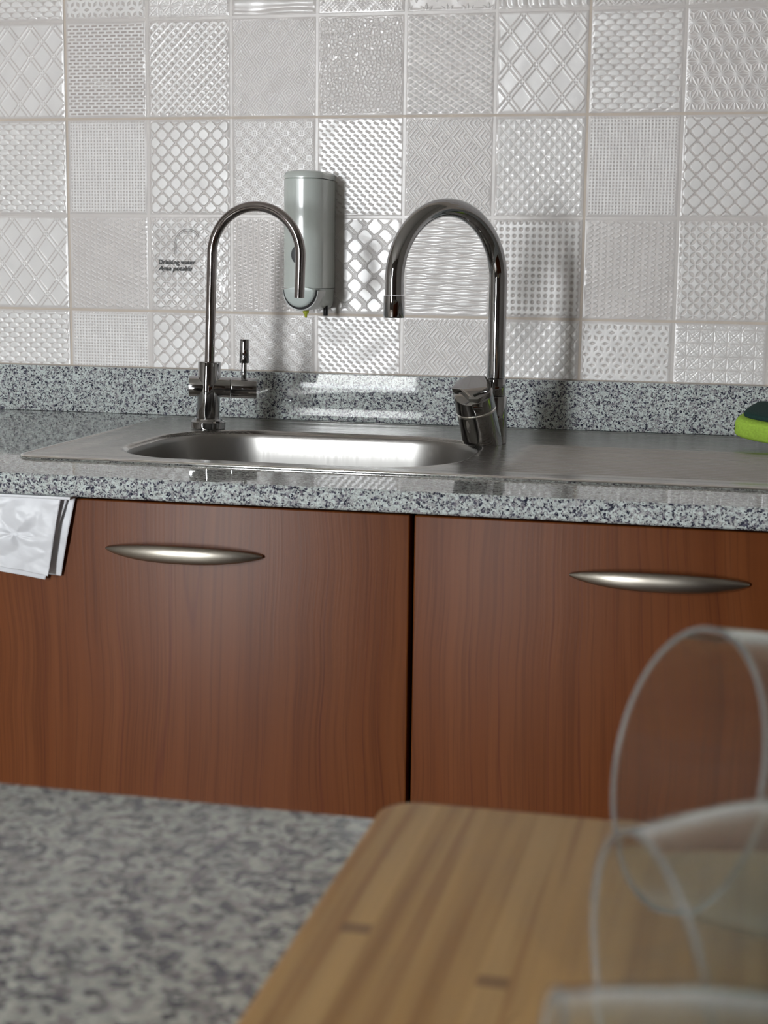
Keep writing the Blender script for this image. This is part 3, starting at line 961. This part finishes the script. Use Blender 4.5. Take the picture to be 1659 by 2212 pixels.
# cap, sliced by a steep plane towards the viewer
u_ = (Vector((1, 0, 0)) - ax * ax.x).normalized(); v_ = ax.cross(u_)
def capring(s, r, slope=0.0):
    out = []
    for k in range(56):
        t = 2 * PI * k / 56
        a_, b_ = math.cos(t) * r, math.sin(t) * r
        out.append(B0 + ax * (s + slope * b_ - 0.10 * a_ * (slope > 0)) + u_ * a_ + v_ * b_)
    return out
bm = bmesh.new(); loft(bm, [capring(0.0440, 0.0222), capring(0.0446, 0.0228), capring(0.0640, 0.0224, 0.28), capring(0.0662, 0.0200, 0.28), capring(0.0668, 0.0120, 0.28)])
from_bm('cap', bm, M_CHROME, mix_t, angle=38)
# lever plate lying on the slanted cap
bm = bmesh.new()
prof = [(-0.0232, -0.0015), (-0.0125, -0.0040), (-0.0010, -0.0205), (0.0090, -0.0212), (0.0222, -0.0095), (0.0215, 0.0040), (0.0125, 0.0205), (-0.0060, 0.0210), (-0.0190, 0.0110)]
def lv(a_, b_, h): return B0 + ax * (0.0662 + 0.28 * b_ - 0.10 * a_ + h) + u_ * a_ + v_ * b_
top = [bm.verts.new(lv(a_ * 0.9, b_ * 0.9, 0.0062 - 0.0012 * abs(a_) / 0.02)) for a_, b_ in prof]
mid = [bm.verts.new(lv(a_, b_, 0.0044)) for a_, b_ in prof]
bot = [bm.verts.new(lv(a_ * 0.96, b_ * 0.96, -0.0005)) for a_, b_ in prof]
K = len(prof)
bm.faces.new(top)
for A_, B_ in ((top, mid), (mid, bot)):
    for k in range(K): bm.faces.new((A_[k], A_[(k + 1) % K], B_[(k + 1) % K], B_[k]))
bm.faces.new(bot[::-1])
from_bm('lever', bm, M_CHROME, mix_t, angle=25)

# ------------------------------------------------------------------ soap dispenser on the wall
DX0, DX1, DYF = 0.3190, 0.3700, -0.078
DC = (DX0 + DX1) / 2
soap = thing('soap_dispenser', 'pale grey-green plastic soap dispenser mounted on the tiled wall', 'dispenser', (DC, -0.0012, 1.045))
def dsec(z, grow=0.0, y1=0.0, r=0.0215, yf=DYF, n=10):
    """section outline: flat back at the wall, rounded front corners"""
    x0, x1 = DX0 - grow - DC, DX1 + grow - DC
    r = max(r, 0.001)
    o = [(x1, y1), (x1, yf - grow + r)]
    for t in np.linspace(0, PI / 2, n)[1:]: o.append((x1 - r + r * math.cos(t), yf - grow + r - r * math.sin(t)))
    for t in np.linspace(0, PI / 2, n)[0:]: o.append((x0 + r - r * math.sin(t), yf - grow + r - r * math.cos(t)))
    o.append((x0, y1))
    return [Vector((x, y + 0.0012, z - 1.045)) for x, y in o]
ZL = 1.2065
bm = bmesh.new()
loft(bm, [dsec(ZL + 0.0006), dsec(ZL + 0.0042), dsec(ZL + 0.0072, -0.0012), dsec(ZL + 0.0092, -0.0038), dsec(ZL + 0.0100, -0.0075)])
from_bm('lid', bm, M_SOAP, soap, angle=40)
bm = bmesh.new()
# lower end curves back towards the wall on the side
secs = [dsec(1.0715), dsec(1.0730), dsec(ZL - 0.0006), dsec(ZL, -0.0006)]
loft(bm, secs)
from_bm('housing', bm, M_SOAP, soap, angle=40)
# lower shell: side profile is an arc, front carries the push button
bm = bmesh.new()
lowers = []
for k in range(13):
    a = (PI / 2) * k / 12
    z = 1.0708 - 0.0265 * math.sin(a)
    back = 0.0
    yfk = DYF + 0.048 * (1 - math.cos(a)) * 0.85
    g = -0.0008 - 0.010 * (1 - math.cos(a)) ** 2
    lowers.append(dsec(z, g, -0.004 if k else 0.0, 0.0215 + g, yfk))
loft(bm, lowers[::-1])
from_bm('lower_shell', bm, M_SOAP, soap, angle=50)
def dshape(R, y0, y1, bev, zc=1.0700, sy=1.04, dz=0.0):
    """half-round shield, flat on top"""
    bm = bmesh.new()
    def outl(rad, y):
        o = []
        for t in np.linspace(0, PI, 28): o.append(Vector((0.0025 + math.cos(t) * rad, y + 0.0012, zc - 1.045 + dz - math.sin(t) * rad * sy * 1.06)))
        for s in np.linspace(-1, 1, 9)[1:-1]: o.append(Vector((0.0025 + s * rad, y + 0.0012, zc - 1.045 + dz + 0.0028 * (1 - s * s))))
        return o
    loft(bm, [outl(R, y0), outl(R, y1 + bev), outl(R - bev * 0.35, y1 + bev * 0.3), outl(R - bev, y1)])
    return bm
from_bm('trim_ring', dshape(0.0232, DYF + 0.030, DYF - 0.0035, 0.0010, 1.0690), M_WHITEP, soap, angle=40)
from_bm('button_gap', dshape(0.0220, DYF + 0.010, DYF - 0.0045, 0.0003, 1.0695), M_BLACK, soap, angle=40)
from_bm('push_button', dshape(0.0205, DYF + 0.006, DYF - 0.0100, 0.0035, 1.0705), M_SOAPB, soap, angle=50)
bm = bmesh.new(); lathe(bm, [(0, 0.0042), (0.004, 0.0036), (0.0045, 0.0022), (0.0085, 0.0016), (0.0095, 0.0004)], (0.001, -0.050, 1.0430 - 1.045 + 0.0005), (0, 0, -1), 20)
from_bm('soap_nozzle', bm, M_SOAPY, soap, smooth=True)
bm = bmesh.new(); cyl(bm, (0.0215, -0.030, 0.0045), (0.0215, -0.030, -0.0085), 0.0030, 20, 0.0004)
from_bm('lock_screw', bm, M_BLACK, soap, angle=40)
bm = bmesh.new(); lathe(bm, [(0, 0.0072), (0.0008, 0.0070), (0.0011, 0.004)], (-0.0035, DYF + 0.0016, 1.1130 - 1.045), (0, -1, 0), 32)
for v in bm.verts: v.co.z = (v.co.z - 0.068) * 1.5 + 0.068
from_bm('level_window', bm, M_INK, soap, smooth=False)

# ------------------------------------------------------------------ clear sticker with lettering
st = thing('sticker', 'clear square sticker lettered Drinking water on the tiles left of the slim tap', 'sticker', (0.172, -0.0026, 1.10))
bm = bmesh.new(); box(bm, -0.0500, 0.0500, -0.00012, 0.0, -0.0425, 0.0520)
from_bm('film', bm, M_FILM, st)
def text(body, x, z, size, shear=0.0):
    cu = bpy.data.curves.new('lettering', 'FONT')
    cu.body = body; cu.size = size; cu.shear = shear; cu.offset = size * 0.021; cu.extrude = 0.00003
    cu.space_character = 1.0
    to = bpy.data.objects.new('tmp_text', cu); COL.objects.link(to)
    bpy.context.view_layer.update()
    dg = bpy.context.evaluated_depsgraph_get()
    me = bpy.data.meshes.new_from_object(to.evaluated_get(dg))
    bpy.data.objects.remove(to)
    me.name = 'lettering'
    o = link('lettering', me, M_INK, st)
    o.rotation_euler = (PI / 2, 0, 0)
    o.location = (x, -0.0005, z)
    xs_ = [v.co.x for v in me.vertices]
    return o, max(xs_)
o1, w1 = text('Drinking water', -0.0438, -0.0010, 0.0078)
o1.scale = (0.0510 / w1,) * 3
o2, w2 = text('Agua potable', -0.0440, -0.0094, 0.0078, 0.30)
o2.scale = (0.0470 / w2,) * 3
bm = bmesh.new()
for R_, w_ in ((0.0190, 0.00022), (0.0168, 0.00022)):
    pts = [(-0.0215 + (R_ - 0.019) * -1, -0.00035, 0.0125), (-0.0210 - (R_ - 0.019), -0.00035, 0.018)]
    for k in range(22):
        a = PI - (PI * 0.80) * k / 21
        pts.append((-0.0020 + R_ * math.cos(a), -0.00035, 0.024 + R_ * math.sin(a) * 1.1))
    tube(bm, pts, w_, 6)
from_bm('tap_drawing', bm, M_INK, st)

# ------------------------------------------------------------------ sponge
spg = thing('sponge', 'lime green sponge with a dark green scouring top at the right end of the drainer', 'sponge', (0.941, -0.150, 0.9035))
def pad(L_, W_, H_, r, waist=0.0, n=34):
    """rounded sponge block, swept along x"""
    rings_ = []
    for i in range(n + 1):
        t = -1 + 2 * i / n
        e = (1 - abs(t) ** 5) ** 0.33 if abs(t) < 1 else 0.0
        w_ = W_ / 2 * (1 - waist * (1 - t * t)) * (0.35 + 0.65 * e); h_ = H_ / 2 * (0.45 + 0.55 * e)
        ring_ = []
        for k in range(28):
            a = 2 * PI * k / 28
            ca, sa = math.cos(a), math.sin(a)
            ring_.append(Vector((t * L_ / 2, w_ * math.copysign(abs(ca) ** 0.45, ca), h_ * math.copysign(abs(sa) ** 0.5, sa))))
        rings_.append(ring_)
    bm = bmesh.new(); loft(bm, rings_)
    return bm
tilt = Matrix.Rotation(math.radians(-24), 4, 'Z') @ Matrix.Rotation(math.radians(12), 4, 'X') @ Matrix.Rotation(math.radians(7), 4, 'Y')
bm = pad(0.110, 0.066, 0.0265, 0.01, 0.10)
for v in bm.verts: v.co = tilt @ v.co + Vector((0, 0, 0.0245))
foam = from_bm('foam', bm, M_SPONGE, spg, angle=60)
bm = pad(0.098, 0.060, 0.0085, 0.004, 0.10)
for v in bm.verts: v.co = tilt @ (v.co + Vector((0.003, 0, 0.0170))) + Vector((0, 0, 0.0245))
scour = from_bm('scouring_pad', bm, M_SCOUR, spg, angle=60)
zmin = min(v.co.z for v in foam.data.vertices)
spg.location.z = 0.9026 - zmin

# ------------------------------------------------------------------ plastic bag over the door
bag = thing('plastic_bag', 'folded white plastic bag hanging over the cabinet door below the worktop edge', 'bag', (0.19, -0.582, 0.8755))
def flap(name, xl, xr_top, xr_bot, zt_, zb_l, zb_r, y, seed, amp):
    nx, nz = 90, 70
    rng = np.random.default_rng(seed)
    U, V = np.meshgrid(np.linspace(0, 1, nx), np.linspace(0, 1, nz))
    X = xl + (xr_top + (xr_bot - xr_top) * V - xl) * U
    Zb = zb_l + (zb_r - zb_l) * U
    Zz = zt_ + (Zb - zt_) * V
    D = np.zeros_like(X)
    for _ in range(26):     # sharp random creases
        a = rng.random() * 2 * PI; f_ = rng.uniform(4, 16); p_ = rng.random()
        q = U * math.cos(a) + V * math.sin(a) * 0.8
        D += np.abs(fr(q * f_ * 0.25 + p_) - 0.5) * rng.uniform(-1, 1) / (f_ * 0.25) ** 0.6
    D += 0.35 * np.exp(-((U - 0.75) ** 2 + (V - 0.55) ** 2) / 0.02) * np.abs(np.sin(2.5 * np.arctan2(V - 0.52, U - 0.72)))
    D = D - D.mean(); D = D / np.abs(D).max()
    fade = sm(V, 0.0, 0.15)
    Yf = y - np.abs(amp * D * fade) - 0.002 * np.sin(PI * V)
    front = np.stack([X, Yf, Zz], -1)
    me = grid_mesh(name, front - np.array([0.19, -0.582, 0.8755]))
    o = link(name, me, M_BAG, bag)
    sd = o.modifiers.new('thickness', 'SOLIDIFY'); sd.thickness = 0.0005; sd.offset = 1.0
    return o
flap('back_flap', 0.10, 0.2655, 0.2485, 0.8785, 0.808, 0.7985, -0.5765, 5, 0.0012)
flap('middle_flap', 0.10, 0.2590, 0.2330, 0.8782, 0.810, 0.7945, -0.5800, 8, 0.0018)
flap('front_flap', 0.10, 0.2545, 0.2400, 0.8780, 0.818, 0.8000, -0.5860, 3, 0.0045)
bm = bmesh.new(); box(bm, 0.10 - 0.19, 0.2652 - 0.19, -0.589 + 0.582, -0.556 + 0.582, 0.8762 - 0.8755, 0.8790 - 0.8755, 0.0006)
from_bm('top_fold', bm, M_BAG, bag, angle=40)

# ------------------------------------------------------------------ island counter in the foreground
isl = thing('island_counter', 'blurred grey granite-topped island counter in the foreground under the chopping board', 'counter', (1.25, -1.75, 0))
boxo('granite_top', M_GRANI, isl, 0.56 - 1.25, 2.1 - 1.25, -2.06 + 1.75, -1.4005 + 1.75, 0.88, 0.90, 0.002, 3)
boxo('cabinet_body', M_CH1, isl, 0.60 - 1.25, 2.06 - 1.25, -2.03 + 1.75, -1.4200 + 1.75, 0.08, 0.8798, 0.001, 2)
boxo('plinth', M_DARK, isl, 0.64 - 1.25, 2.02 - 1.25, -1.99 + 1.75, -1.46 + 1.75, 0.0, 0.08)

# ------------------------------------------------------------------ chopping board
BT = 0.9215
def rrect(x0, x1, y0, y1, r, n=10):
    o = []
    for cx, cy, a0 in ((x1 - r, y1 - r, 0), (x0 + r, y1 - r, PI / 2), (x0 + r, y0 + r, PI), (x1 - r, y0 + r, 1.5 * PI)):
        for t in np.linspace(0, PI / 2, n): o.append((cx + r * math.cos(a0 + t), cy + r * math.sin(a0 + t)))
    return o
x0, x1, y0, y1 = 0.7735, 1.0235, -1.815, -1.4345
bc = ((x0 + x1) / 2, (y0 + y1) / 2, 0.9003)
rings_ = []
for s, z in ((0.0035, 0.9003), (0.001, 0.9013), (0.0, 0.9035), (0.0, BT - 0.0035), (0.0010, BT - 0.0010), (0.0035, BT)):
    rings_.append([Vector((x - bc[0], y - bc[1], z - bc[2])) for x, y in rrect(x0 + s, x1 - s, y0 + s, y1 - s, 0.014 - s)])
bm = bmesh.new(); loft(bm, rings_)
brd = from_bm('chopping_board', bm, M_BAMBOO, None, bc, angle=40)
brd['label'] = 'thick bamboo chopping board with rounded corners lying on the island counter'; brd['category'] = 'chopping board'

# ------------------------------------------------------------------ stemless glasses lying on the board
def glass_mesh():
    outer = [(0.0, 0.0375), (0.010, 0.0388), (0.022, 0.0400), (0.034, 0.0402), (0.046, 0.0392), (0.058, 0.0366), (0.068, 0.0326), (0.076, 0.0272), (0.0815, 0.0215), (0.0835, 0.017)]
    inner = [(0.0815, 0.002), (0.0810, 0.012), (0.0790, 0.0205), (0.0740, 0.0262), (0.0665, 0.0316), (0.0573, 0.0355), (0.0458, 0.0380), (0.034, 0.0390), (0.022, 0.0388), (0.010, 0.0376), (0.0, 0.0363)]
    rimp = [(-0.0010, 0.0363), (-0.0014, 0.0369), (-0.0010, 0.0375)]
    prof = [(0.0829, 0.001)] + outer[::-1] + rimp[::-1] + inner[::-1]
    bm = bmesh.new(); lathe(bm, prof, (0, 0, 0), (0, 0, -1), 96)
    bmesh.ops.recalc_face_normals(bm, faces=bm.faces[:])
    me = bpy.data.meshes.new('drinking_glass'); bm.to_mesh(me); bm.free()
    me.polygons.foreach_set('use_smooth', [True] * len(me.polygons))
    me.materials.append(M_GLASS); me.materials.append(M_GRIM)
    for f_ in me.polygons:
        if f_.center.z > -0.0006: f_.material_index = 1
    return me
gm = glass_mesh()
def glass(x, y, az, el, r_sc, label):
    o = bpy.data.objects.new('drinking_glass', gm); COL.objects.link(o)
    nrm = Vector((math.cos(az) * math.cos(el), math.sin(az) * math.cos(el), math.sin(el)))
    rot = nrm.to_track_quat('Z', 'Y').to_matrix()
    o.rotation_euler = rot.to_euler()
    o.scale = (r_sc,) * 3
    zm = min((rot @ (v.co * r_sc)).z for v in gm.vertices)
    o.location = (x, y, BT + 0.0002 - zm)
    o['label'] = label; o['category'] = 'glass'; o['group'] = 'clear glasses lying on the chopping board'
    return o
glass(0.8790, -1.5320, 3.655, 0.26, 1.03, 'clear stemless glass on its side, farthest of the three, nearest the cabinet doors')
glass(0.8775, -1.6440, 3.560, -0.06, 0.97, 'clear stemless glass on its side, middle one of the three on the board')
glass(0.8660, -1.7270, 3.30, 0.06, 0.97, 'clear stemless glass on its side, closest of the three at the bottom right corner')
